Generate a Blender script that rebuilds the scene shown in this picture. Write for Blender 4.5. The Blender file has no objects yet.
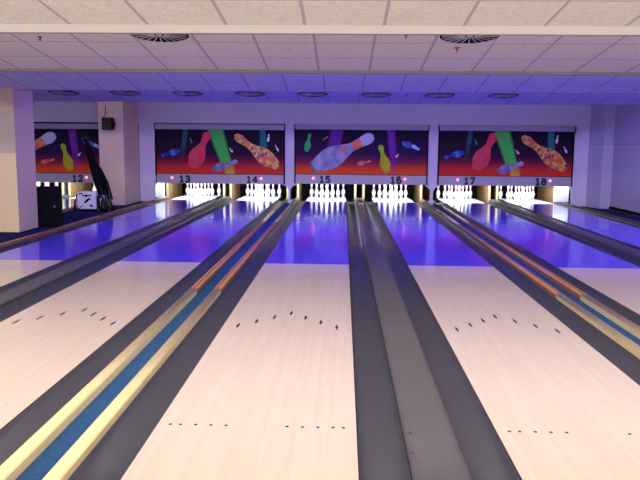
import bpy, bmesh, math, random
from mathutils import Vector, Matrix
random.seed(7)
col = bpy.context.scene.collection
PI = math.pi

# ------------------------------------------------------------------ materials
def srgb(r, g, b):
    f = lambda c: (c/255/12.92) if c/255 <= .04045 else ((c/255+.055)/1.055)**2.4
    return (f(r), f(g), f(b), 1)

def new_mat(name):
    m = bpy.data.materials.new(name); m.use_nodes = True
    nt = m.node_tree; b = nt.nodes['Principled BSDF']
    return m, nt, b

def simple(name, colr, rough=.5, metal=0, coat=0, spec=.5, noise=0, nscale=8, bump=0):
    m, nt, b = new_mat(name)
    b.inputs['Base Color'].default_value = colr
    b.inputs['Roughness'].default_value = rough
    b.inputs['Metallic'].default_value = metal
    b.inputs['Coat Weight'].default_value = coat
    b.inputs['Specular IOR Level'].default_value = spec
    if noise or bump:
        tc = nt.nodes.new('ShaderNodeTexCoord')
        nz = nt.nodes.new('ShaderNodeTexNoise'); nz.inputs['Scale'].default_value = nscale
        nz.inputs['Detail'].default_value = 5
        nt.links.new(tc.outputs['Object'], nz.inputs['Vector'])
        if noise:
            mx = nt.nodes.new('ShaderNodeMix'); mx.data_type = 'RGBA'
            mx.inputs['A'].default_value = tuple(c*(1-noise) for c in colr[:3])+(1,)
            mx.inputs['B'].default_value = tuple(min(1, c*(1+noise)) for c in colr[:3])+(1,)
            nt.links.new(nz.outputs['Fac'], mx.inputs['Factor'])
            nt.links.new(mx.outputs['Result'], b.inputs['Base Color'])
        if bump:
            bp = nt.nodes.new('ShaderNodeBump'); bp.inputs['Strength'].default_value = bump
            bp.inputs['Distance'].default_value = .01
            nt.links.new(nz.outputs['Fac'], bp.inputs['Height'])
            nt.links.new(bp.outputs['Normal'], b.inputs['Normal'])
    return m

def emit(name, colr, s):
    m, nt, b = new_mat(name)
    b.inputs['Base Color'].default_value = colr
    b.inputs['Emission Color'].default_value = colr
    b.inputs['Emission Strength'].default_value = s
    return m

def math_n(nt, op, a, b=None, c=None):
    n = nt.nodes.new('ShaderNodeMath'); n.operation = op
    for i, v in enumerate((a, b, c)):
        if v is None: continue
        if isinstance(v, (int, float)): n.inputs[i].default_value = v
        else: nt.links.new(v, n.inputs[i])
    return n.outputs[0]

def mixc(nt, fac, a, b, blend='MIX'):
    n = nt.nodes.new('ShaderNodeMix'); n.data_type = 'RGBA'; n.blend_type = blend
    for k, v in (('Factor', fac), ('A', a), ('B', b)):
        if isinstance(v, (int, float)): n.inputs[k].default_value = v
        elif isinstance(v, tuple): n.inputs[k].default_value = v
        else: nt.links.new(v, n.inputs[k])
    return n.outputs['Result']

def boards(name, ca, cb, rough, board=.02703, gloss=.5, coat=0):
    """narrow laminated boards running along the lane (Y)"""
    m, nt, b = new_mat(name)
    tc = nt.nodes.new('ShaderNodeTexCoord'); sp = nt.nodes.new('ShaderNodeSeparateXYZ')
    nt.links.new(tc.outputs['Object'], sp.inputs[0])
    ix = math_n(nt, 'FLOOR', math_n(nt, 'DIVIDE', sp.outputs['X'], board))
    off = math_n(nt, 'MULTIPLY', ix, .731)
    iy = math_n(nt, 'FLOOR', math_n(nt, 'ADD', math_n(nt, 'DIVIDE', sp.outputs['Y'], 1.1), off))
    cb_ = nt.nodes.new('ShaderNodeCombineXYZ'); nt.links.new(ix, cb_.inputs[0]); nt.links.new(iy, cb_.inputs[1])
    wn = nt.nodes.new('ShaderNodeTexWhiteNoise'); nt.links.new(cb_.outputs[0], wn.inputs['Vector'])
    mp = nt.nodes.new('ShaderNodeMapping'); mp.inputs['Scale'].default_value = (90, 2.2, 1)
    nt.links.new(tc.outputs['Object'], mp.inputs[0])
    nz = nt.nodes.new('ShaderNodeTexNoise'); nz.inputs['Scale'].default_value = 1.0; nz.inputs['Detail'].default_value = 4
    nt.links.new(mp.outputs[0], nz.inputs['Vector'])
    f = math_n(nt, 'ADD', math_n(nt, 'MULTIPLY', wn.outputs['Value'], .55), math_n(nt, 'MULTIPLY', nz.outputs['Fac'], .55))
    c = mixc(nt, f, ca, cb)
    fr = math_n(nt, 'FRACT', math_n(nt, 'DIVIDE', sp.outputs['X'], board))
    line = math_n(nt, 'LESS_THAN', fr, .06)
    c = mixc(nt, math_n(nt, 'MULTIPLY', line, .12), c, tuple(x*.55 for x in ca[:3])+(1,))
    nt.links.new(c, b.inputs['Base Color'])
    b.inputs['Roughness'].default_value = rough
    b.inputs['Specular IOR Level'].default_value = gloss
    b.inputs['Coat Weight'].default_value = coat
    return m

M = {}
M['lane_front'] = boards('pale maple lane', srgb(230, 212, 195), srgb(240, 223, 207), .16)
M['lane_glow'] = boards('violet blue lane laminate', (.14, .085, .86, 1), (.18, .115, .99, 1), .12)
M['pin_deck'] = simple('white pin deck laminate', (.85, .87, .93, 1), .12)
M['approach'] = boards('approach boards', srgb(205, 170, 130), srgb(228, 198, 158), .2)
M['edge'] = simple('black lane edge', (.008, .008, .01, 1), .4)
M['gutter'] = simple('dark grey gutter plastic', (.050, .050, .074, 1), .28, noise=.12, nscale=3, spec=.4)
M['cap'] = simple('grey capping plastic', (.085, .078, .096, 1), .32, noise=.12, nscale=4, spec=.5)
M['rail_pale'] = simple('pale varnished rail wood', (.88, .74, .40, 1), .25, noise=.08, nscale=6)
M['rail_orange'] = simple('orange brown rail wood', (.36, .17, .10, 1), .22, noise=.15, nscale=5)
M['rail_red'] = simple('red rail inlay', (.60, .13, .09, 1), .22)
M['rail_dark'] = simple('dark rail side', (.10, .045, .03, 1), .4)
M['carpet'] = simple('blue carpet', (.035, .105, .26, 1), .95, noise=.55, nscale=55, bump=.6, spec=.1)
M['carpet_dark'] = simple('dark blue carpet', (.012, .022, .085, 1), .95, noise=.4, nscale=50, bump=.5, spec=.1)
M['subfloor'] = simple('dark subfloor', (.015, .015, .02, 1), .9)
M['wall'] = simple('off white painted wall', (.70, .66, .70, 1), .8, noise=.03, nscale=3)
M['plaster'] = simple('cream plaster', (.76, .60, .36, 1), .75, noise=.03, nscale=3)
M['lip'] = simple('cream metal edge trim', (.42, .39, .38, 1), .7, spec=.1)
M['casing'] = simple('grey painted metal casing', (.38, .36, .40, 1), .4)
M['black'] = simple('black', (.004, .004, .005, 1), .8, spec=.1)
M['blackgloss'] = simple('glossy black', (.008, .008, .011, 1), .3, spec=.3)
M['numeral'] = simple('dark numeral', (.008, .006, .03, 1), .5)
M['pin'] = simple('white pin lacquer', (.90, .92, .95, 1), .18, coat=.4)
M['pinred'] = simple('red pin stripe', (.78, .16, .26, 1), .25)
M['kick'] = simple('plywood kickback', (.19, .105, .038, 1), .5, noise=.25, nscale=4)
M['kickface'] = simple('pale plywood edge', (.26, .215, .12, 1), .6, noise=.12, spec=.15, nscale=6)
M['kickgrey'] = simple('grey green kickback face', (.16, .18, .15, 1), .5, noise=.3, nscale=7)
M['white'] = simple('white panel', (.86, .88, .9, 1), .45)
M['grey'] = simple('light grey plastic', (.62, .60, .62, 1), .45)
M['diffuser'] = simple('pale diffuser metal', (.72, .70, .78, 1), .4)
M['red_lamp'] = emit('lit red indicator', (1, .12, .16, 1), 5)
M['tube'] = emit('lit white tube', (.86, .93, 1, 1), 1.6)
M['uvtube'] = emit('lit blue violet tube', (.20, .12, 1, 1), 6)
M['warmtube'] = emit('lit warm tube', (1, .9, .8, 1), 3)
M['chrome'] = simple('chrome', (.7, .7, .72, 1), .15, metal=1)
M['redplastic'] = simple('red plastic', (.7, .03, .03, 1), .3)
M['rubber'] = simple('rubber', (.02, .02, .02, 1), .7)
M['blue'] = simple('blue marker', (.008, .008, .09, 1), .5, spec=.15)

def side_wall_mat():
    m, nt, b = new_mat('panelled side wall')
    tc = nt.nodes.new('ShaderNodeTexCoord'); sp = nt.nodes.new('ShaderNodeSeparateXYZ')
    nt.links.new(tc.outputs['Object'], sp.inputs[0])
    fz = math_n(nt, 'LESS_THAN', math_n(nt, 'ABSOLUTE', math_n(nt, 'SUBTRACT', sp.outputs['Z'], 1.55)), .012)
    mp = nt.nodes.new('ShaderNodeMapping'); mp.inputs['Scale'].default_value = (14, 14, .6)
    nt.links.new(tc.outputs['Object'], mp.inputs[0])
    nz = nt.nodes.new('ShaderNodeTexNoise'); nz.inputs['Scale'].default_value = 1; nz.inputs['Detail'].default_value = 3
    nt.links.new(mp.outputs[0], nz.inputs['Vector'])
    c = mixc(nt, nz.outputs['Fac'], (.44, .41, .50, 1), (.56, .53, .62, 1))
    c = mixc(nt, math_n(nt, 'MULTIPLY', fz, .5), c, (.22, .2, .3, 1))
    nt.links.new(c, b.inputs['Base Color']); b.inputs['Roughness'].default_value = .7
    return m
M['side_wall'] = side_wall_mat()

def tile_mat():
    m, nt, b = new_mat('mineral fibre ceiling tiles')
    tc = nt.nodes.new('ShaderNodeTexCoord'); sp = nt.nodes.new('ShaderNodeSeparateXYZ')
    nt.links.new(tc.outputs['Object'], sp.inputs[0])
    def line(out, per, off, w):
        f = math_n(nt, 'FRACT', math_n(nt, 'DIVIDE', math_n(nt, 'SUBTRACT', out, off-per*50), per))
        d = math_n(nt, 'MINIMUM', f, math_n(nt, 'SUBTRACT', 1, f))
        return math_n(nt, 'LESS_THAN', d, w/per/2)
    l = math_n(nt, 'MAXIMUM', line(sp.outputs['X'], .586, .29, .026), line(sp.outputs['Y'], .6, 1.0, .02))
    nz = nt.nodes.new('ShaderNodeTexNoise'); nz.inputs['Scale'].default_value = 28; nz.inputs['Detail'].default_value = 6
    nt.links.new(tc.outputs['Object'], nz.inputs['Vector'])
    c = mixc(nt, nz.outputs['Fac'], (.64, .61, .61, 1), (.97, .94, .93, 1))
    c = mixc(nt, l, c, (.52, .46, .56, 1))
    nt.links.new(c, b.inputs['Base Color']); b.inputs['Roughness'].default_value = .9
    b.inputs['Specular IOR Level'].default_value = .2
    return m
M['tile'] = tile_mat()

def art_mat(kind):
    """printed poster: dark violet night sky turning red/orange at the bottom with coloured beams.
    object coords: x 0..1 across (scaled), z 0 (top)..1 (bottom) through attributes of the mesh"""
    m, nt, b = new_mat('printed poster '+kind)
    uv = nt.nodes.new('ShaderNodeTexCoord'); sp = nt.nodes.new('ShaderNodeSeparateXYZ')
    nt.links.new(uv.outputs['UV'], sp.inputs[0])
    U, V = sp.outputs['X'], sp.outputs['Y']      # V: 0 bottom, 1 top
    rp = nt.nodes.new('ShaderNodeValToRGB'); nt.links.new(V, rp.inputs[0])
    e = rp.color_ramp.elements
    if kind == 'A':
        stops = [(0, (.72, .05, .02, 1)), (.16, (.62, .03, .03, 1)), (.30, (.17, .012, .035, 1)), (.45, (.028, .006, .03, 1)), (1, (.006, .004, .014, 1))]
    else:
        stops = [(0, (.85, .11, .01, 1)), (.13, (.78, .07, .02, 1)), (.27, (.22, .018, .05, 1)), (.45, (.035, .008, .06, 1)), (1, (.007, .004, .018, 1))]
    e[0].position = stops[0][0]; e[0].color = stops[0][1]
    e[1].position = stops[1][0]; e[1].color = stops[1][1]
    for p, c in stops[2:]:
        k = e.new(p); k.color = c
    c = rp.outputs[0]
    def beam(c, ut, ub, wt, wb, colr, v0, v1, k):
        # centre line from ut at top to ub at bottom, half widths wt..wb
        ctr = math_n(nt, 'ADD', math_n(nt, 'MULTIPLY', V, ut-ub), ub)
        hw = math_n(nt, 'ADD', math_n(nt, 'MULTIPLY', V, wt-wb), wb)
        d = math_n(nt, 'DIVIDE', math_n(nt, 'ABSOLUTE', math_n(nt, 'SUBTRACT', U, ctr)), hw)
        f = math_n(nt, 'MULTIPLY', math_n(nt, 'SUBTRACT', 1.25, d), 2.2)
        f = math_n(nt, 'MINIMUM', math_n(nt, 'MAXIMUM', f, 0), 1)
        g = math_n(nt, 'DIVIDE', math_n(nt, 'SUBTRACT', V, v0), v1-v0)
        g = math_n(nt, 'MINIMUM', math_n(nt, 'MAXIMUM', g, 0), 1)
        return mixc(nt, math_n(nt, 'MULTIPLY', math_n(nt, 'MULTIPLY', f, g), k), c, colr)
    if kind == 'A':
        c = beam(c, .235, .19, .018, .016, (.03, .16, .18, 1), .3, .8, .6)
        c = beam(c, .465, .575, .055, .035, (.08, .62, .09, 1), .05, .25, .95)
        c = beam(c, .575-.0, .575, .03, .035, (.85, .55, .05, 1), .22, .02, .75)
        c = beam(c, .83, .85, .022, .03, (.02, .22, .19, 1), .1, .6, .9)
    else:
        c = beam(c, .32, .25, .045, .04, (.17, .03, .30, 1), .05, .7, .9)
        c = beam(c, .72, .755, .028, .022, (.22, .03, .36, 1), .0, .6, .9)
    nt.links.new(c, b.inputs['Base Color'])
    b.inputs['Roughness'].default_value = .6; b.inputs['Specular IOR Level'].default_value = .12
    return m
M['artA'] = art_mat('A'); M['artB'] = art_mat('B')

def shaded_art(name, ca, cb, scale=5):
    m, nt, b = new_mat(name)
    tc = nt.nodes.new('ShaderNodeTexCoord')
    nz = nt.nodes.new('ShaderNodeTexNoise'); nz.inputs['Scale'].default_value = scale; nz.inputs['Detail'].default_value = 1
    nt.links.new(tc.outputs['Object'], nz.inputs['Vector'])
    r = nt.nodes.new('ShaderNodeMapRange'); r.inputs[1].default_value = .35; r.inputs[2].default_value = .65
    nt.links.new(nz.outputs['Fac'], r.inputs[0])
    nt.links.new(mixc(nt, r.outputs[0], ca, cb), b.inputs['Base Color'])
    b.inputs['Roughness'].default_value = .6; b.inputs['Specular IOR Level'].default_value = .12
    return m
M['p_red'] = shaded_art('print red', (.80, .04, .10, 1), (.72, .10, .10, 1))
M['p_blue'] = shaded_art('print blue', (.02, .05, .32, 1), (.10, .22, .55, 1), 7)
M['p_grey'] = shaded_art('print grey violet', (.10, .08, .18, 1), (.42, .34, .52, 1), 6)
M['p_big'] = shaded_art('print silver', (.22, .26, .40, 1), (.50, .42, .60, 1), 4)
M['p_tip'] = shaded_art('print pale silver', (.50, .55, .68, 1), (.66, .62, .74, 1), 5)
M['p_orange'] = shaded_art('print orange', (.85, .14, .05, 1), (.80, .34, .18, 1), 12)
M['p_green'] = shaded_art('print green', (.03, .35, .10, 1), (.06, .5, .14, 1))
M['p_yellow'] = shaded_art('print yellow', (.62, .50, .02, 1), (.36, .55, .03, 1), 5)
M['p_pink'] = shaded_art('print pink', (.72, .10, .10, 1), (.75, .28, .22, 1))
M['p_white'] = simple('print white', (.75, .72, .72, 1), .35)
M['p_light'] = simple('print light blue', (.45, .55, .85, 1), .35)
M['p_dark'] = simple('print dark green', (.03, .07, .07, 1), .35)
def mosaic():
    m, nt, b = new_mat('print mosaic')
    tc = nt.nodes.new('ShaderNodeTexCoord')
    v = nt.nodes.new('ShaderNodeTexVoronoi'); v.inputs['Scale'].default_value = 17
    nt.links.new(tc.outputs['Object'], v.inputs['Vector'])
    s = nt.nodes.new('ShaderNodeSeparateColor'); nt.links.new(v.outputs['Color'], s.inputs[0])
    r = nt.nodes.new('ShaderNodeValToRGB'); r.color_ramp.interpolation = 'CONSTANT'
    nt.links.new(s.outputs[0], r.inputs[0])
    e = r.color_ramp.elements
    e[0].position = 0; e[0].color = (.80, .10, .03, 1); e[1].position = .45; e[1].color = (.72, .52, .03, 1)
    for p, c in ((.66, (.75, .22, .06, 1)), (.82, (.03, .03, .12, 1)), (.92, (.45, .50, .12, 1))):
        k = e.new(p); k.color = c
    nt.links.new(r.outputs[0], b.inputs['Base Color']); b.inputs['Roughness'].default_value = .35
    return m
M['p_mosaic'] = mosaic()

# ------------------------------------------------------------------ helpers
def empty(name, label, cat, loc=(0, 0, 0), rz=0, group=None):
    o = bpy.data.objects.new(name, None); col.objects.link(o)
    o.empty_display_size = .1
    o.location = loc; o.rotation_euler = (0, 0, rz)
    return tag(o, label, cat, group)
def tag(o, label, cat, group=None, kind=None):
    o['label'] = label; o['category'] = cat
    if group: o['group'] = group
    if kind: o['kind'] = kind
    return o
def mesh_obj(name, bm, mats, parent=None, smooth=False, loc=None):
    me = bpy.data.meshes.new(name)
    bmesh.ops.recalc_face_normals(bm, faces=bm.faces[:])
    bm.to_mesh(me); bm.free()
    for m in (mats if isinstance(mats, (list, tuple)) else [mats]):
        me.materials.append(M[m] if isinstance(m, str) else m)
    if smooth:
        for p in me.polygons: p.use_smooth = True
    o = bpy.data.objects.new(name, me); col.objects.link(o)
    if loc: o.location = loc
    if parent: o.parent = parent
    return o
def struct(o):
    o['kind'] = 'structure'; return o
def box(bm, x0, x1, y0, y1, z0, z1, mi=0, bev=0, mat=None):
    r = bmesh.ops.create_cube(bm, size=1)
    vs = r['verts']
    for v in vs:
        v.co = Vector(((x0+x1)/2+v.co.x*(x1-x0), (y0+y1)/2+v.co.y*(y1-y0), (z0+z1)/2+v.co.z*(z1-z0)))
    if mat is not None:
        for v in vs: v.co = mat @ v.co
    fs = set(f for v in vs for f in v.link_faces)
    for f in fs: f.material_index = mi
    if bev:
        es = list(set(e for v in vs for e in v.link_edges))
        bmesh.ops.bevel(bm, geom=es, offset=bev, segments=2, profile=.7, affect='EDGES')
    return bm
def nb(): return bmesh.new()
def boxobj(name, dims, mat, parent=None, bev=0):
    return mesh_obj(name, box(nb(), *dims, bev=bev), mat, parent)
def prism(bm, prof, axis, a, b, mi=0):
    """extrude a closed profile. axis 'y': prof=(x,z); axis 'x': prof=(y,z)"""
    def P(p, t): return Vector((p[0], t, p[1])) if axis == 'y' else Vector((t, p[0], p[1]))
    A = [bm.verts.new(P(p, a)) for p in prof]; B = [bm.verts.new(P(p, b)) for p in prof]
    fs = [bm.faces.new(A), bm.faces.new(B)]
    n = len(prof)
    for i in range(n): fs.append(bm.faces.new([A[i], A[(i+1) % n], B[(i+1) % n], B[i]]))
    for f in fs: f.material_index = mi
    return bm
def tube(bm, pts, r, seg=10, mi=0, cap=True):
    pts = [Vector(p) for p in pts]; rs = r if isinstance(r, (list, tuple)) else [r]*len(pts)
    rings = []
    for i, p in enumerate(pts):
        t = (pts[min(i+1, len(pts)-1)]-pts[max(i-1, 0)]).normalized()
        u = t.orthogonal().normalized() if i == 0 else (u-t*u.dot(t)).normalized()
        w = t.cross(u)
        rings.append([bm.verts.new(p+(u*math.cos(2*PI*k/seg)+w*math.sin(2*PI*k/seg))*rs[i]) for k in range(seg)])
    fs = []
    for a, b in zip(rings, rings[1:]):
        for k in range(seg): fs.append(bm.faces.new([a[k], a[(k+1) % seg], b[(k+1) % seg], b[k]]))
    if cap: fs.append(bm.faces.new(rings[0][::-1])); fs.append(bm.faces.new(rings[-1]))
    for f in fs: f.material_index = mi
    return bm
def lathe(bm, prof, seg=20, mi=0):
    rings = [[bm.verts.new((r*math.cos(2*PI*k/seg), r*math.sin(2*PI*k/seg), z)) for k in range(seg)] for r, z in prof]
    for i, (a, b) in enumerate(zip(rings, rings[1:])):
        for k in range(seg):
            f = bm.faces.new([a[k], a[(k+1) % seg], b[(k+1) % seg], b[k]])
            f.material_index = mi(i) if callable(mi) else mi
    bm.faces.new(rings[0][::-1]); bm.faces.new(rings[-1])
    return bm

# ------------------------------------------------------------------ layout numbers
W = 1.0541; H = W/2
LX = {13: -4.032, 14: -2.287, 15: -.439, 16: 1.348, 17: 3.191, 18: 4.965}
LX[12] = LX[14]-4.47; LX[11] = LX[13]-4.47
GW = .229
YM = 16.65                                            # plane of the masking units
lanes = [11, 12, 13, 14, 15, 16, 17, 18]

PH = {11: 'on the hidden farthest left lane', 12: 'on the lane between the two beige columns', 13: 'on the lane beside the dark walkway', 14: 'on the lane left of the pale rails',
      15: 'on the lane right of the pale rails', 16: 'on the lane right of the central capping', 17: 'on the lane right of the orange rails', 18: 'on the lane nearest the right wall'}
PN = {k: v[3:] for k, v in PH.items()}                # 'the lane ...'
# ------------------------------------------------------------------ camera
fpx = 713.87
cd = bpy.data.cameras.new('camera'); cam = bpy.data.objects.new('camera', cd); col.objects.link(cam)
fw = Vector((-.03089659, .9907034, -.1324846)); rt = Vector((.99943476, .0323784, .00904459)); up = Vector((-.01325015, .13213026, .9911438))
mt = Matrix((rt, up, -fw)).transposed().to_4x4(); mt.translation = Vector((0, -1.47230, 1.47932))
cam.matrix_world = mt
cd.sensor_width = 36; cd.lens = fpx*36/640; cd.clip_start = .05; cd.clip_end = 200
bpy.context.scene.camera = cam

# ------------------------------------------------------------------ room shell
XL, XR, YB, YE = -10.2, 6.5, -6.0, 20.6
struct(boxobj('floor', (XL, XR, YB, YE, -.30, -.16), 'subfloor'))
tag(mesh_obj('approach_floor', box(nb(), XL, XR, YB, -.02, -.158, 0), 'approach'), 'boarded approach floor in front of the foul line', 'floor', kind='structure')
bpy.data.objects['approach_floor'].name = 'floor.001'

# ceiling: saw-tooth sections, each sloping down towards the pins and ending in a lip
bm = nb(); secs = [(-5, -2), (-2, 1), (1, 4), (4, 7), (7, 10), (10, 13)]
ZE, ZS = 2.362, 2.702
pts = [(-6.0, ZS)]
ZEs = {4: 2.352, 7: 2.328, 10: 2.306, 13: 2.306}
for a, b in secs: ze = ZEs.get(b, ZE); pts += [(a+.001, ZS), (b-.0005, ze), (b+.03, ze), (b+.0301, ZS)]
pts += [(20.6, ZS)]
top = [(20.6, 2.9), (-6.0, 2.9)]
prof = [pts[0]]
for p in pts[1:]:
    if (Vector(p)-Vector(prof[-1])).length > .0005 and p[0] >= prof[-1][0]-1e-6: prof.append(p)
vs = [[bm.verts.new((x, y, z)) for (y, z) in prof] for x in (XL, XR)]
for i in range(len(prof)-1): bm.faces.new([vs[0][i], vs[0][i+1], vs[1][i+1], vs[1][i]])
tp = [[bm.verts.new((x, y, 2.9)) for y in (prof[0][0], prof[-1][0])] for x in (XL, XR)]
bm.faces.new([tp[0][0], tp[0][1], tp[1][1], tp[1][0]])
bm.faces.new([vs[0][0], vs[1][0], tp[1][0], tp[0][0]]); bm.faces.new([vs[0][-1], vs[1][-1], tp[1][1], tp[0][1]])
struct(mesh_obj('ceiling', bm, 'tile'))
for i, (a, b) in enumerate(secs):
    ze = ZEs.get(b, ZE); zb = {4: 2.294, 7: 2.298, 10: 2.300, 13: 2.300}.get(b, 2.30)
    struct(mesh_obj('trim_%d' % (i+1), box(nb(), XL, XR, b-.035, b+.03, zb, ze+.003, bev=.002), 'lip'))
# walls
struct(boxobj('wall_left', (XL-.15, XL, YB, YE, -.3, 2.9), 'wall'))
struct(boxobj('wall_rear', (XL, XR, YE, YE+.15, -.3, 2.9), 'black'))
bm = nb()
pl = [(6.1, 16.66), (6.27, 16.10), (6.5, 16.08), (6.5, YB)]
out = [(6.75, YB), (6.75, 16.66)]
A = [bm.verts.new((x, y, -.16)) for x, y in pl+out]; B = [bm.verts.new((x, y, 2.9)) for x, y in pl+out]
bm.faces.new(A); bm.faces.new(B)
for i in range(len(A)): bm.faces.new([A[i], A[(i+1) % len(A)], B[(i+1) % len(A)], B[i]])
struct(mesh_obj('wall_right', bm, 'side_wall'))
struct(boxobj('baseboard_right', (6.455, 6.498, 0, 16.0, .0, .06), 'black'))
# masking wall (upper band and fronts beside the units)
struct(boxobj('wall_back', (XL, 6.74, YM, YM+.12, 1.99, 2.9), 'wall'))
PIER = [(-5.17, -4.83), ]
def arc(cx, cz, r, a0, a1, n=8):
    return [(cx+r*math.cos(math.radians(a0+(a1-a0)*k/n)), cz+r*math.sin(math.radians(a0+(a1-a0)*k/n))) for k in range(n+1)]
def pier(name, x0, x1, bl, br, lab):
    """a wall pier between openings; bl/br: depth of the curved bite on the left / right side below the masking unit"""
    L = [(x0, 1.99)] + ([(x0, .49)] if bl else [])
    if bl:
        L += [(x0-.05, .488), (x0-.05, .45)] + [(x0-.05+bl*math.sin(t*PI/16), .45-.17*(1-math.cos(t*PI/16))) for t in range(1, 9)]
        L += [(x0-.05+bl, .06), (x0-.05+bl-.02, .0)]
    else: L += [(x0, 0)]
    R = [(x1, 1.99)] + ([(x1, .49)] if br else [])
    if br:
        R += [(x1+.05, .488), (x1+.05, .45)] + [(x1+.05-br*math.sin(t*PI/16), .45-.17*(1-math.cos(t*PI/16))) for t in range(1, 9)]
        R += [(x1+.05-br, .06), (x1+.05-br+.02, .0)]
    else: R += [(x1, 0)]
    o = mesh_obj(name, prism(nb(), L+R[::-1], 'y', YM, YM+.08), 'wall')
    return tag(o, lab, 'pier', 'white wall piers between the masking units')
pier('wall_pier', -1.475, -1.235, .145, .145, 'white pier with curved notches between the lane 14 and lane 15 number boards')
pier('wall_pier', 2.135, 2.375, .145, .145, 'white pier with curved notches between the lane 16 and lane 17 number boards')
pier('wall_pier', -5.18, -4.80, 0, .06, 'white pier beside the beige column, left of the lane 13 opening')
pier('wall_pier', 5.735, 6.12, .06, 0, 'white pier at the right wall corner, right of the lane 18 opening')
pier('wall_pier', -9.60, -9.28, 0, .1, 'white pier left of the lane 11 opening')
pier('wall_pier', -5.94, -5.7, .08, 0, 'white pier behind the beige column right of the lane 12 opening')

# walkway carpet between lane 12 and lane 13, floor strip at right wall
cw = boxobj('floor.002', (-5.915, -4.87, 0, 20.4, -.158, .0), 'carpet_dark'); struct(cw)
struct(boxobj('floor.003', (5.82, 6.452, 0, 16.6, -.158, -.01), 'carpet_dark'))

# ------------------------------------------------------------------ columns
c1 = empty('column', 'large beige square column at the left edge of the picture', 'column', (-5.6, 10.3, 0))
def rel(o, p): # parent with given world geometry
    o.parent = p; o.location = -Vector(p.location); return o
rel(boxobj('shaft', (-5.98, -5.25, 9.9, 10.62, 0, 2.8), 'plaster'), c1)
rel(mesh_obj('panel', box(nb(), -5.95, -5.262, 9.885, 9.905, 1.30, 1.97, bev=.006), simple('grey beige panel', (.50, .44, .33, 1), .6)), c1)
rel(mesh_obj('baseboard', box(nb(), -5.985, -5.245, 9.893, 10.627, 0, .02), 'black'), c1)
c2 = empty('column', 'beige square column carrying a black loudspeaker, left of the lane 13 board', 'column', (-5.5, 16, 0))
rel(boxobj('shaft', (-5.78, -5.19, 15.4, 16.64, 0, 2.8), 'plaster'), c2)

# ------------------------------------------------------------------ lanes
def dart():
    bm = nb()
    b = [(-.005, -.09), (.005, -.09), (.006, -.03), (.015, -.045), (0, .085), (-.015, -.045), (-.006, -.03)]
    A = [bm.verts.new((x, y, .0012)) for x, y in b]; B = [bm.verts.new((x, y, -.0005)) for x, y in b]
    bm.faces.new(A); bm.faces.new(B)
    for i in range(len(b)): bm.faces.new([A[i], A[(i+1) % len(b)], B[(i+1) % len(b)], B[i]])
    return bm
arrow0 = dot0 = None
for n in lanes:
    lx = LX[n]
    side = {11: 'farthest left, mostly behind the beige column', 12: 'behind the black floor speaker', 13: 'left of the blue carpet division', 14: 'left of the pale rails', 15: 'right of the pale rails at picture centre',
            16: 'right of the central grey capping', 17: 'right of the right hand orange rails', 18: 'next to the right wall'}[n]
    r = empty('bowling_lane', 'glossy bowling lane %d, %s' % (n, side), 'bowling lane', (lx, 0, 0), group='bowling lanes')
    def slab(name, y0, y1, m):
        bm = box(nb(), -H, H, y0, y1, -.06, 0, mi=0)
        for f in bm.faces:
            if f.calc_center_median().z < -.01: f.material_index = 1
        return mesh_obj(name, bm, [m, 'edge'], r)
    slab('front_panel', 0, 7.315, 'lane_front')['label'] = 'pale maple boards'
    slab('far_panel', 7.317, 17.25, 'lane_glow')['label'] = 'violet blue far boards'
    slab('pin_deck', 17.252, 19.15, 'pin_deck')['label'] = 'white pin deck'
    if n in (14, 15, 16):
        for k in range(-3, 4):
            if arrow0 is None:
                o = arrow0 = mesh_obj('arrow', dart(), 'blue', r)
            else:
                o = arrow0.copy(); col.objects.link(o); o.parent = r
            o.location = (k*.135, 4.70-.155*abs(k), 0)
    if n in (14, 15, 16, 17) and n != 17:
        for s in (-1, 1):
            for bd in (2.5, 4.5, 7.5, 10.5, 13.5):
                x = s*(H-bd*.02703)
                if n == 16 and s == 1 and bd < 7: continue
                if n == 14 and s == -1: continue
                if n == 14 and lx+x < -1.80 - .35: pass
                if dot0 is None:
                    o = dot0 = mesh_obj('dot', lathe(nb(), [(.0095, -.0005), (.0095, .0012), (.001, .0013)], 12), 'blue', r)
                else:
                    o = dot0.copy(); col.objects.link(o); o.parent = r
                o.location = (x, 2.13, 0)
LANE_END = 19.1
# ------------------------------------------------------------------ gutters
def gutter(x0, x1, lab):
    n = 10; cx = (x0+x1)/2; w = (x1-x0)/2
    topp = [(x0, -.002)] + [(cx-w*.97*math.cos(PI*k/n), -.008-.05*math.sin(PI*k/n)) for k in range(n+1)] + [(x1, -.002)]
    prof = topp + [(x1, -.075), (x0, -.075)]
    prof = [(a-cx, b) for a, b in prof]
    o = mesh_obj('gutter', prism(nb(), prof, 'y', 0, 17.95), 'gutter', smooth=False, loc=(cx, 0, 0))
    for p in o.data.polygons: p.use_smooth = abs(p.normal.y) < .5 and p.center.z > -.065
    return tag(o, lab, 'gutter', 'dark grey lane gutters')
for n in lanes:
    for s in (-1, 1):
        a = LX[n]+s*(H+.006); b = LX[n]+s*(H+.006+GW)
        gutter(min(a, b), max(a, b), 'dark grey gutter, %s edge of %s' % ('left' if s < 0 else 'right', PN[n]))

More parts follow.
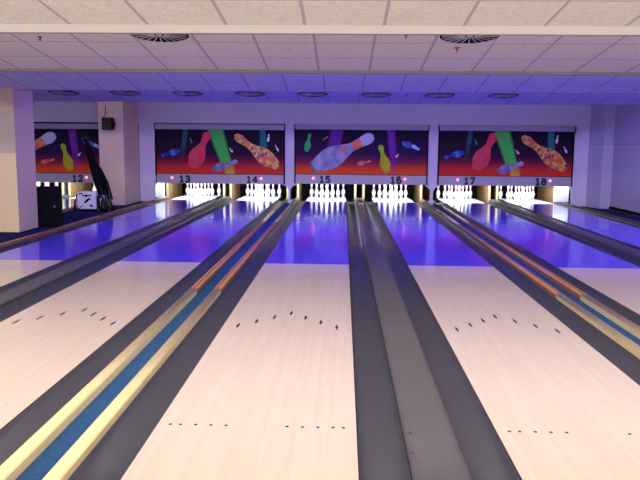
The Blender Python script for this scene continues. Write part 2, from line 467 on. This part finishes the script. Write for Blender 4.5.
# ------------------------------------------------------------------ grey capping between paired lanes
def capping(l, r_, lab):
    x0, x1 = LX[l]+H+.006+GW+.002, LX[r_]-H-.006-GW-.002; cx = (x0+x1)/2; w = (x1-x0)/2
    pr = [(-w, -.07), (-w, .03), (-w+.012, .043), (-w+.035, .052), (-w*.4, .058), (w*.4, .058), (w-.035, .052), (w-.012, .043), (w, .03), (w, -.07)]
    o = mesh_obj('capping', prism(nb(), pr, 'y', 0, 17.95), 'cap', loc=(cx, 0, 0))
    for p in o.data.polygons: p.use_smooth = abs(p.normal.y) < .5 and p.center.z > .03
    tag(o, lab, 'capping', 'grey cappings between paired lanes')
    return cx
capping(11, 12, 'grey plastic capping between lanes 11 and 12')
capping(13, 14, 'rounded grey plastic capping between lanes 13 and 14')
ccx = capping(15, 16, 'wide grey plastic capping between lanes 15 and 16 at picture centre')
capping(17, 18, 'dark rounded capping between lanes 17 and 18')
for yy, s in ((1.95, .11), (1.72, .12)):
    for sx in (-1, 1):
        tag(mesh_obj('screw', lathe(nb(), [(.006, 0), (.006, .0015), (.001, .0025)], 10), 'chrome', loc=(ccx+sx*s*.93, yy, .0545)),
            'small bright screw head on the central capping, %s side, %s' % ('left' if sx < 0 else 'right', 'nearer to the viewer' if yy < 1.8 else 'farther from the viewer'), 'screw', 'screws in the central capping')
tag(mesh_obj('reflector', box(nb(), -.055, .055, -.06, .06, 0, .012, bev=.004), emit('pinkish reflector with added glow', (1, .35, .4, 1), .5), loc=(ccx, 15.9, .0585)),  # weak glow put into the material; the reflector is no lamp
    'small pink reflector on the far end of the central capping', 'reflector')

# ------------------------------------------------------------------ rail divisions
def rail(cx, lab, inner):
    r = empty('wooden_rail', lab, 'rail', (cx, 0, 0), group='varnished wooden rails beside the gutters')
    w = .04
    def sect(name, y0, y1, m, lb):
        pr = [(-w, -.05), (-w, .032), (-w+.008, .042), (-w+.02, .046), (w-.02, .046), (w-.008, .042), (w, .032), (w, -.05)]
        o = mesh_obj(name, prism(nb(), pr, 'y', y0, y1), m, r)
        for p in o.data.polygons: p.use_smooth = abs(p.normal.y) < .5 and p.center.z > .02
        o['label'] = lb
    sect('near_section', 0, 5.485, 'rail_pale', 'pale yellow varnished near length')
    sect('far_section', 5.487, 17.95, 'rail_orange', 'orange brown far length')
    s = 1 if inner > 0 else -1
    o = mesh_obj('inlay_strip', box(nb(), s*.006-.009, s*.006+.009, 5.487, 9.5, .0455, .0478), 'rail_red', r); o['label'] = 'red strip let into the top'
def division(l, r_, name, la, lb):
    x0, x1 = LX[l]+H+.006+GW, LX[r_]-H-.006-GW; cx = (x0+x1)/2
    half = (x1-x0)/2
    rail(x0+.042, la, 1); rail(x1-.042, lb, -1)
    o = mesh_obj('carpet_strip', box(nb(), -(half-.085), half-.085, 0, 17.9, -.158, -.012), 'carpet', loc=(cx, 0, 0))
    tag(o, name, 'carpet')
division(14, 15, 'narrow blue carpet strip between the pale rails left of picture centre', 'varnished wooden rail along the left side of the left blue carpet strip', 'varnished wooden rail along the right side of the left blue carpet strip')
division(16, 17, 'narrow dark blue carpet strip between the orange rails right of picture centre', 'varnished wooden rail along the left side of the right blue carpet strip', 'varnished wooden rail along the right side of the right blue carpet strip')
def edge_rail(cx, lab, m):
    r = empty('wooden_rail', lab, 'rail', (cx, 0, 0), group='varnished wooden rails beside the gutters')
    pr = [(-.035, -.158), (-.035, .03), (-.022, .042), (.022, .042), (.035, .03), (.035, -.158)]
    mesh_obj('far_section', prism(nb(), pr, 'y', 0, 17.95), m, r)
edge_rail(LX[13]-H-.235-.04, 'brown wooden rail between lane 13 and the walkway carpet', 'rail_orange')
edge_rail(LX[18]+H+.235+.04, 'brown wooden rail between lane 18 and the right wall', 'rail_dark')
edge_rail(LX[12]+H+.235+.04, 'brown wooden rail between lane 12 and the walkway carpet', 'rail_orange')
edge_rail(LX[11]-H-.235-.04, 'brown wooden rail left of lane 11', 'rail_orange')

# ------------------------------------------------------------------ kickbacks (side boards of the pin decks)
def kickback(x, s, n):
    # inner face at x, board extends outwards (s = -1 left side of lane, +1 right)
    t = .035
    x0, x1 = (x-t, x) if s < 0 else (x, x+t)
    cx = (x0+x1)/2
    r = empty('kickback', 'wooden pin deck side board, %s of %s' % ('left' if s < 0 else 'right', PN[n]), 'kickback board', (cx, 18, 0), group='wooden kickback boards')
    m = 'kick' if s < 0 or n in (16, 17, 18) else 'kickgrey'
    mesh_obj('board', box(nb(), -t/2, t/2, .03, 1.75, -.15, .62), m, r)
    mesh_obj('edge_strip', box(nb(), -t/2-.012, t/2+.012, 0, .03, -.15, .62, bev=.004), 'kickface', r)['label'] = 'pale front edge'
for n in lanes:
    kickback(LX[n]-.765, -1, n); kickback(LX[n]+.765, 1, n)
# outer white side panels seen through the end openings
for x, lab in ((-4.98, 'bright white machine side panel left of the lane 13 kickback'), (5.78, 'bright white machine side panel right of the lane 18 kickback')):
    s = -1 if x < 0 else 1
    o = mesh_obj('side_panel', box(nb(), -.19, .19, -.02, .02, .03, .62, bev=.006), 'white', loc=(x+.0, 17.6, 0))
    tag(o, lab, 'panel')
# pit curtain and cushion per lane, pinsetter frame
for n in lanes:
    r = empty('pit_curtain', 'black curtain behind the pins ' + PH[n], 'curtain', (LX[n], 19.9, 0), group='black curtains behind the pins')
    bm = nb()
    for k in range(12):
        x0 = -.76+k*1.52/12
        box(bm, x0+.004, x0+1.52/12-.004, (k % 2)*.008, (k % 2)*.008+.02, -.15, .62)
    mesh_obj('curtain', bm, 'black', r)
    tag(mesh_obj('pit_floor', box(nb(), -.74, .74, 0, .7, -.158, -.10), 'black', loc=(LX[n], 19.16, 0)), 'black pit floor behind the pins ' + PH[n], 'pit', 'black pit floors')
    la = bpy.data.lights.new('pin_deck_lamp', 'AREA'); la.shape = 'RECTANGLE'; la.size = 1.3; la.size_y = .12
    la.energy = 60; la.color = (.88, .94, 1)
    lo = bpy.data.objects.new('pin_deck_lamp', la); col.objects.link(lo); lo.location = (LX[n], 17.6, .60)
    lo.rotation_euler = (math.radians(38), 0, 0)

# ------------------------------------------------------------------ pins
PP = [(.0258, 0), (.0290, .006), (.0395, .045), (.0530, .085), (.0600, .114), (.0595, .130), (.0500, .170), (.0350, .210), (.0250, .240), (.0228, .255), (.0238, .275),
      (.0290, .310), (.0323, .343), (.0310, .360), (.0230, .375), (.0100, .3805), (.002, .381)]
bm = lathe(nb(), PP, 18, mi=lambda i: 1 if i in (7, 9) else 0)
pin0 = mesh_obj('bowling_pin', bm, ['pin', 'pinred'], smooth=True)
rows = [(1, ['front pin']), (2, ['left', 'right']), (3, ['left', 'middle', 'right']), (4, ['far left', 'second from left', 'second from right', 'far right'])]
first = True
for n in lanes:
    for i, (cnt, names) in enumerate(rows):
        for k in range(cnt):
            if first: o = pin0; first = False
            else: o = pin0.copy(); col.objects.link(o)
            x = (k-(cnt-1)/2)*.3048
            o.location = (LX[n]+x, 18.29+i*.264, .0005)
            row = ['front', 'second', 'third', 'back'][i]
            if i == 0: lab = 'white bowling pin standing foremost ' + PH[n]
            else: lab = 'white pin, %s, %s row, %s' % (names[k], row, PN[n])
            tag(o, lab, 'bowling pin', 'bowling pins standing on lane %d' % n)

# ------------------------------------------------------------------ masking units
def pin2d(base, head, width, n=14):
    """outline of a drawn pin from base point to head point (u, v in panel metres)"""
    base = Vector(base); head = Vector(head); ax = head-base; Ln = ax.length; ax /= Ln; nx = Vector((-ax.y, ax.x))
    pr = [(0, .20), (.02, .24), (.14, .38), (.24, .48), (.33, .5), (.43, .44), (.55, .30), (.63, .21), (.70, .185), (.78, .21), (.88, .265), (.94, .25), (.98, .16), (1, .05)]
    L = [base+ax*Ln*t+nx*w*width for t, w in pr]; R = [base+ax*Ln*t-nx*w*width for t, w in pr]
    return L+R[::-1], ax, nx, Ln
def flat(pts, y, th=.003):
    bm = nb()
    A = [bm.verts.new((p[0], y, p[1])) for p in pts]; B = [bm.verts.new((p[0], y+th, p[1])) for p in pts]
    bm.faces.new(A); bm.faces.new(B)
    for i in range(len(pts)): bm.faces.new([A[i], A[(i+1) % len(pts)], B[(i+1) % len(pts)], B[i]])
    return bm
def numeral(txt):
    def ar(cx, cy, rx, ry, a0, a1, n=12): return [(cx+rx*math.cos(math.radians(a0+(a1-a0)*k/n)), cy+ry*math.sin(math.radians(a0+(a1-a0)*k/n))) for k in range(n+1)]
    D = {'1': [[(.12, .80), (.32, 1), (.32, 0)], [(.08, 0), (.56, 0)]],
         '2': [ar(.32, .72, .28, .28, 160, -30)+[(.02, 0), (.64, 0)]],
         '3': [ar(.30, .75, .26, .25, 150, -90)+ar(.30, .25, .30, .26, 90, -150)],
         '4': [[(.46, 0), (.46, 1), (.0, .30), (.66, .30)]],
         '5': [[(.56, 1), (.10, 1), (.06, .55)]+ar(.30, .30, .30, .31, 120, -150)],
         '6': [ar(.34, .62, .30, .38, 50, 180)+[(.04, .30)]+ar(.33, .29, .29, .29, 180, 540, 20)],
         '7': [[(.02, 1), (.62, 1), (.24, 0)]],
         '8': [ar(.32, .76, .23, .24, -90, 270, 18), ar(.32, .26, .29, .26, 90, 450, 18)]}
    bm = nb(); hgt, wd, t = .145, .165, .026
    x = -wd*.92
    for li, chn in enumerate(txt):
        for st in D[chn]:
            P = [Vector((x+p[0]*wd*.95, p[1]*hgt)) for p in st]
            for i, (a, b) in enumerate(zip(P, P[1:])):
                d = (b-a)
                if d.length < 1e-6: continue
                d.normalize(); nn = Vector((-d.y, d.x))*t; e = d*t*.45
                q = [a-e+nn, b+e+nn, b+e-nn, a-e-nn]
                y0 = -.0005*(i % 3)-.0002*li
                A = [bm.verts.new((v.x, y0, v.y)) for v in q]; B = [bm.verts.new((v.x, .004, v.y)) for v in q]
                bm.faces.new(A); bm.faces.new(B)
                for k in range(4): bm.faces.new([A[k], A[(k+1) % 4], B[(k+1) % 4], B[k]])
        x += wd*.92
    bmesh.ops.recalc_face_normals(bm, faces=bm.faces[:])
    me = bpy.data.meshes.new('lane_number'); bm.to_mesh(me); bm.free(); me.materials.append(M['numeral'])
    return me
ZT0, ZT1 = .742, 1.850         # art panel bottom/top
def unit(cx, kind, nums, lab, wid=3.33, dz=0):
    w = wid/2
    a, b = -w, w
    r = empty('masking_unit', lab, 'masking board', (cx, YM, dz), group='printed masking boards above the lanes')
    P = lambda nm, bm, m, par=r, lb=None: (lambda o: (o.__setitem__('label', lb) if lb else None, o)[1])(mesh_obj(nm, bm, m, par))
    # top casing: rolled housing
    P('top_casing', box(nb(), a, b, -.10, .05, 1.852, 1.985, bev=.02), 'casing', lb='grey metal top housing')
    P('end_cap', box(nb(), b, b+.018, -.115, .04, 1.835, 1.99, bev=.005), 'black'); P('end_cap', box(nb(), a-.018, a, -.115, .04, 1.835, 1.99, bev=.005), 'black')
    P('side_frame', box(nb(), a-.012, a+.018, -.05, .03, .495, 1.84), 'black'); P('side_frame', box(nb(), b-.018, b+.012, -.05, .03, .495, 1.84), 'black')
    P('number_strip', box(nb(), a+.018, b-.018, -.055, .03, .495, .728, bev=.006), 'casing', lb='grey board with lane numbers')
    P('border', box(nb(), a+.018, b-.018, -.05, .03, .728, .742), 'black')
    # poster with uv
    bm = box(nb(), a+.018, b-.018, -.03, 0, ZT0, ZT1)
    uvl = bm.loops.layers.uv.new('uv')
    for f in bm.faces:
        for lp in f.loops: lp[uvl].uv = ((lp.vert.co.x-a)/(b-a), (lp.vert.co.z-ZT0)/(ZT1-ZT0))
    po = P('poster', bm, 'art'+kind, lb='printed picture of flying bowling pins')
    if kind == 'A': q = lambda x, y: (a+(x-62)/516*2*w, ZT1-(y-80)/175*(ZT1-ZT0))
    else: q = lambda x, y: (a+(x-62)/526*2*w, ZT1-(y-78)/178*(ZT1-ZT0))
    sc = 2*w/520
    Y = -.034
    def dp(base, head, wd, m, lb, y=Y):
        pts, ax, nx, Ln = pin2d(q(*base), q(*head), wd*sc)
        return P('printed_pin', flat(pts, y), m, po, lb), ax, nx, Ln
    if kind == 'A':
        dp((205, 232), (276, 90), 66, 'p_red', 'red printed pin')
        dp((158, 164), (84, 184), 26, 'p_blue', 'small blue printed pin')
        dp((290, 238), (390, 203), 34, 'p_grey', 'grey printed pin')
        dp((555, 226), (380, 100), 64, 'p_mosaic', 'multicoloured mosaic printed pin')
        dp((512, 126), (516, 95), 11, 'p_white', 'tiny white printed pin'); dp((554, 163), (541, 138), 8, 'p_white', 'tiny white printed pin')
        dp((371, 169), (358, 152), 8, 'p_white', 'tiny white printed pin'); dp((208, 134), (201, 115), 7, 'p_green', 'tiny green printed pin')
    else:
        o, ax, nx, Ln = dp((128, 232), (374, 100), 84, 'p_big', 'large silver printed pin')
        bs = Vector(q(128, 232)); wd = 84*sc
        # coloured neck band, pale head tip, orange patch, dark base ring
        def band(t0, t1, w0, w1, m, lb):
            p = [bs+ax*Ln*t0+nx*w0*wd, bs+ax*Ln*t1+nx*w1*wd, bs+ax*Ln*t1-nx*w1*wd, bs+ax*Ln*t0-nx*w0*wd]
            P('printed_band', flat(p, Y-.002), m, po, lb)
        band(.66, .80, .20, .222, 'p_orange', 'orange neck band')
        band(.80, .90, .222, .262, 'p_tip', 'pale head'); band(.90, .985, .262, .15, 'p_tip', 'pale head tip')
        band(.0, .035, .21, .27, 'p_dark', 'dark green base ring')
        c = bs+ax*Ln*.52+nx*.10*wd
        P('printed_patch', flat([c+Vector((math.cos(t*PI/5)*.075, math.sin(t*PI/5)*.075)) for t in range(10)], Y-.002), 'p_orange', po, 'orange patch')
        dp((108, 166), (121, 94), 26, 'p_green', 'green printed pin')
        dp((430, 247), (400, 137), 40, 'p_yellow', 'yellow printed pin')
        dp((310, 214), (364, 202), 18, 'p_pink', 'small pink printed pin')
        dp((487, 127), (554, 154), 26, 'p_blue', 'small blue printed pin')
        dp((525, 138), (556, 154), 14, 'p_light', 'light head of the blue printed pin', Y-.002)
        P('printed_streak', flat([q(170, 121), q(173, 117), q(191, 104), q(193, 108)], Y), 'p_yellow', po, 'tiny yellow streak')
        dp((462, 186), (474, 172), 8, 'p_white', 'tiny white printed pin')
    for n in nums:
        lx = LX[n]-cx
        t = P('pin_lamp', tube(tube(box(nb(), lx-.64, lx+.64, .77, .83, .492-dz, .535-dz), [(lx-.5, .03, .56-dz), (lx-.5, .80, .53-dz)], .012, 8), [(lx+.5, .03, .56-dz), (lx+.5, .80, .53-dz)], .012, 8), 'black', lb='tube lamp above the pins')
        P('tube', tube(nb(), [(lx-.60, .80, .475-dz), (lx+.60, .80, .475-dz)], .016, 10), 'tube', t, 'lit white tube')
        for e0 in (-.64, .60): P('end_cap', box(nb(), lx+e0, lx+e0+.04, .775, .825, .455-dz, .495-dz, bev=.004), 'grey', t)
        me = numeral(str(n))
        o = bpy.data.objects.new('lane_number', me); col.objects.link(o); o.parent = r
        o.location = (LX[n]-cx+(.04 if n == 13 else .01), -.058, .535); o['label'] = 'dark numerals %d' % n
        off = -.31 if n % 2 else .215
        bm = lathe(nb(), [(.030, 0), (.030, .008), (.021, .016), (.002, .019)], 14)
        bmesh.ops.rotate(bm, verts=bm.verts[:], cent=(0, 0, 0), matrix=Matrix.Rotation(PI/2, 3, 'X'))
        o = mesh_obj('indicator_light', bm, 'red_lamp', r, loc=(LX[n]-cx+off, -.055, .635)); o['label'] = 'lit red indicator lamp'
unit(-3.115, 'A', (13, 14), 'masking board over lanes 13 and 14 with red, green and mosaic pin picture', 3.27, -.022)
unit(.450, 'B', (15, 16), 'masking board over lanes 15 and 16 with large silver pin picture')
unit(4.055, 'A', (17, 18), 'masking board over lanes 17 and 18 with red and mosaic pin picture')
unit(-3.115-4.50, 'B', (11, 12), 'partly hidden masking board over lane 12 between the two beige columns', 3.33, -.038)

# ------------------------------------------------------------------ ceiling fittings
slope = math.atan2(ZE-ZS, 3.0)
def zc(y):
    for a, b in secs:
        if a <= y <= b: return ZS+(ZEs.get(b, ZE)-ZS)*(y-a)/(b-a)
    return ZS
def diffuser(bm_only=False):
    pl = lathe(nb(), [(.285, 0), (.285, -.003), (.275, -.007), (.002, -.0075)], 32)
    v = nb()
    for k in range(22):
        R = Matrix.Rotation(2*PI*k/22, 4, 'Z') @ Matrix.Rotation(math.radians(12), 4, 'X')
        box(v, .05, .262, -.0045, .0045, -.0115, -.0075, mat=R)
    lathe_pts = [(.03, -.0075), (.03, -.011), (.002, -.012)]
    lathe(v, lathe_pts, 16)
    return pl, v
pl, v = diffuser()
d0 = empty('ceiling_diffuser', 'x', 'air diffuser'); dp_ = mesh_obj('backplate', pl, 'black', d0); dv = mesh_obj('vanes', v, 'diffuser', d0)
bm = nb()   # square frame ring
for s in (-1, 1):
    box(bm, -.291, .291, s*.285-.006, s*.285+.006, -.006, .0); box(bm, s*.285-.006, s*.285+.006, -.279, .279, -.006, 0)
dfm = mesh_obj('frame', bm, 'diffuser', d0)
vents = [(-1.775, 5.5, 'large round slotted air diffuser in the ceiling near the left of the first lowered section'), (1.18, 5.5, 'large round slotted air diffuser in the ceiling above the red sprinkler')]
ordn = ['first', 'second', 'third', 'fourth', 'fifth', 'sixth', 'seventh', 'eighth']
for k in range(8):
    vents.append((-5.315+1.183*k, 12.17, 'small looking round air diffuser in the far blue lit ceiling row, %s from the left' % ordn[k]))
for i, (x, y, lab) in enumerate(vents):
    if i == 0: o = d0
    else:
        o = d0.copy(); col.objects.link(o)
        for ch in (dp_, dv, dfm):
            c = ch.copy(); col.objects.link(c); c.parent = o
    tag(o, lab, 'air diffuser', 'near ceiling diffusers' if i < 2 else 'far ceiling diffusers')
    o.location = (x, y, zc(y)-.001); o.rotation_euler = (slope, 0, 0)
def sprinkler(x, y, lab, m):
    r = empty('sprinkler', lab, 'sprinkler', (x, y, zc(y)), group=None); r.scale = (.65, .65, .65) if m == 'black' else (1, 1, .8)
    mesh_obj('escutcheon', lathe(nb(), [(.034, 0), (.030, -.008), (.010, -.012)], 16), m if m == 'redplastic' else 'black', r)
    b = tube(nb(), [(0, 0, -.010), (0, 0, -.040)], .008, 8); tube(b, [(-.012, 0, -.035), (0, 0, -.055), (.012, 0, -.035)], .003, 6)
    mesh_obj('head', b, m, r)
    mesh_obj('deflector', lathe(nb(), [(.016, -.058), (.016, -.055), (.002, -.054)], 14), m, r)
sprinkler(1.13, 5.95, 'red sprinkler head hanging below the right ceiling diffuser', 'redplastic')
sprinkler(.58, 5.50, 'small black sprinkler head just behind the front ceiling edge, right of centre', 'black')
sprinkler(-2.98, 5.62, 'small black sprinkler head on the ceiling at the upper left', 'black')
sprinkler(1.17, 12.2, 'tiny black sprinkler head in the blue lit ceiling row of diffusers', 'black')

# ------------------------------------------------------------------ loudspeaker on the column
s = empty('wall_speaker', 'small black loudspeaker hung high on the second beige column', 'loudspeaker', (-5.50, 15.26, 1.80))
mesh_obj('cabinet', box(nb(), -.125, .125, -.10, .07, -.02, .26, bev=.02), 'black', s)
mesh_obj('grille', box(nb(), -.105, .105, -.108, -.098, 0, .24, bev=.003), 'blackgloss', s)
mesh_obj('bracket', box(nb(), -.03, .03, .07, .14, .08, .16, bev=.004), 'black', s)
mesh_obj('bass_driver', lathe(nb(), [(.07, -.004), (.06, .006), (.002, .002)], 18), 'blackgloss', s).rotation_euler = (PI/2, 0, 0)
bpy.data.objects['bass_driver'].location = (0, -.109, .09)
mesh_obj('horn', box(nb(), .125, .16, -.06, .03, .05, .17, bev=.01), 'black', s)
mesh_obj('cable', tube(nb(), [(-.1, .03, .08), (-.15, .09, .14), (-.155, .12, .26), (-.10, .128, .36), (-.095, .128, .55)], .008, 8), simple('dark red cable', (.10, .02, .03, 1), .5), s)

# ------------------------------------------------------------------ black floor speaker
s = empty('floor_speaker', 'black floor standing loudspeaker cabinet on the carpet beside the left column', 'loudspeaker', (-5.19, 10.98, 0), math.radians(24))
mesh_obj('cabinet', box(nb(), -.21, .21, -.17, .17, .01, .70, bev=.012), 'black', s)
mesh_obj('grille', box(nb(), -.19, .19, -.178, -.168, .05, .68, bev=.003), 'black', s)
mesh_obj('badge', lathe(nb(), [(.022, 0), (.022, .004), (.002, .006)], 12), simple('dull badge', (.06, .05, .08, 1), .4), s, loc=(.08, -.179, .36)).rotation_euler = (PI/2, 0, 0)
for sx in (-1, 1):
    for sy in (-1, 1): mesh_obj('foot', lathe(nb(), [(.02, 0), (.02, .01), (.002, .0101)], 10), 'rubber', s, loc=(sx*.17, sy*.13, 0))

# ------------------------------------------------------------------ lane machine
s = empty('lane_cleaning_machine', 'wheeled lane cleaning machine with white tank and tall black handle beside the second column', 'cleaning machine', (-5.50, 13.85, 0))
tk = mesh_obj('tank', box(nb(), -.20, .20, -.17, .17, .05, .43, bev=.025), 'white', s); tk['label'] = 'white tank with black print'
pm = nb()
box(pm, -.10, .11, -.174, -.170, .335, .36); box(pm, -.02, .01, -.174, -.170, .31, .38)
prism(pm, [(-.06, .20), (-.02, .18), (.05, .25), (.10, .275), (.06, .30), (.0, .27)], 'y', -.174, -.170)
box(pm, .07, .13, -.174, -.170, .11, .15); box(pm, -.15, -.10, -.174, -.170, .10, .12); box(pm, -.17, -.08, -.174, -.170, .375, .40)
mesh_obj('print', pm, 'black', tk)
mesh_obj('base', box(nb(), -.24, .52, -.19, .20, .035, .06, bev=.01), 'black', s)
mesh_obj('motor_housing', box(nb(), .21, .44, -.15, .15, .06, .36, bev=.05), 'blackgloss', s)
hs = nb()
for pts in ([(.22, -.02, .40), (.28, -.13, .30), (.33, -.16, .18), (.29, -.15, .08)], [(.36, -.02, .45), (.42, -.1, .30), (.45, -.12, .15), (.50, -.1, .07)], [(.27, -.1, .55), (.36, -.15, .36), (.30, -.16, .2), (.37, -.15, .07)],
            [(.40, 0, .62), (.46, -.05, .42), (.48, -.06, .25), (.52, -.02, .08)]):
    tube(hs, pts, .018, 8)
mesh_obj('hoses', hs, 'blackgloss', s)
mesh_obj('chrome_pipes', tube(tube(nb(), [(.30, -.16, .12), (.31, -.17, .30)], .014, 8), [(.37, -.15, .22), (.38, -.165, .31), (.35, -.16, .36)], .014, 8), 'chrome', s)
mesh_obj('handle_post', tube(nb(), [(.30, .02, .30), (.21, .02, .62), (.11, .02, .98), (.03, .02, 1.30), (-.05, .02, 1.56)], [.09, .10, .09, .07, .035], 12), 'black', s)
mesh_obj('handle_brace', tube(nb(), [(.46, .04, .25), (.37, .04, .60), (.24, .04, .88), (.13, .04, 1.08)], [.05, .055, .05, .03], 10), 'black', s)
mesh_obj('hand_grip', tube(nb(), [(-.13, .02, 1.54), (-.05, .02, 1.58), (.03, .02, 1.55)], .025, 10), 'rubber', s)
mesh_obj('power_cable', tube(nb(), [(-.17, .05, .42), (-.25, 0, .36), (-.30, -.04, .22), (-.31, -.05, .06), (-.29, -.1, .012)], .016, 8), 'black', s)
for x, y in ((-.16, -.16), (.25, -.19), (.48, -.17), (-.16, .16), (.48, .18)):
    wbm = tube(nb(), [(-.018, 0, .04), (.018, 0, .04)], .04, 14)
    w_ = mesh_obj('wheel', wbm, 'rubber', s, loc=(x, y, 0))
    mesh_obj('hub', tube(nb(), [(-.021, 0, .04), (.021, 0, .04)], .018, 10), 'grey', w_)

# ------------------------------------------------------------------ lights
def area(name, loc, rot, sx, sy, e, c, spread=180):
    l = bpy.data.lights.new(name, 'AREA'); l.shape = 'RECTANGLE'; l.size = sx; l.size_y = sy; l.energy = e; l.color = c; l.spread = math.radians(spread)
    o = bpy.data.objects.new(name, l); col.objects.link(o); o.location = loc; o.rotation_euler = tuple(math.radians(a) for a in rot)
    return o
XM = (XL+XR)/2; XW = XR-XL-.4
warm = (1, .945, .91)
BLUE = (.19, .13, 1)
VIO = (.42, .30, 1)
# recessed rows behind the stepped ceiling edges (emit down and towards the pins)
area('ceiling_lamp_row_front', (XM, 1.10, 2.43), (72, 0, 0), XW, .10, 210, warm, 130)
area('ceiling_lamp_row_approach', (XM, -1.9, 2.58), (35, 0, 0), XW, .10, 500, warm)
area('ceiling_lamp_row_second', (XM, 4.10, 2.60), (50, 0, 0), XW, .10, 18, (1, .85, .82))
area('blue_lamp_row_a', (1.1, 7.08, 2.62), (52, 0, 0), 10.4, .08, 115, BLUE)
area('blue_lamp_row_b', (1.1, 10.08, 2.62), (52, 0, 0), 10.4, .08, 140, BLUE)
area('blue_lamp_row_c', (XM, 13.08, 2.62), (52, 0, 0), XW, .08, 60, (.62, .50, 1))
# added fill light behind the camera, brightens the ceiling, columns and near lanes
area('added_rear_fill', (-1, -5.8, 1.35), (90, 0, 0), 11, 1.9, 45, (1, .88, .78))
# end openings
area('end_opening_lamp', (-4.98, 17.35, .66), (15, 0, 0), .35, .06, 6, (.85, .95, 1))
area('end_opening_lamp', (5.78, 17.35, .66), (15, 0, 0), .35, .06, 6, (.85, .95, 1))
w = bpy.data.worlds.new('world'); bpy.context.scene.world = w; w.use_nodes = True
w.node_tree.nodes['Background'].inputs[0].default_value = (.5, .45, .5, 1)
w.node_tree.nodes['Background'].inputs[1].default_value = .03

sc = bpy.context.scene
sc.view_settings.view_transform = 'Standard'; sc.view_settings.look = 'None'
sc.view_settings.gamma = 1; sc.view_settings.use_curve_mapping = False
sc.view_settings.exposure = 0
sc.cycles.max_bounces = 8
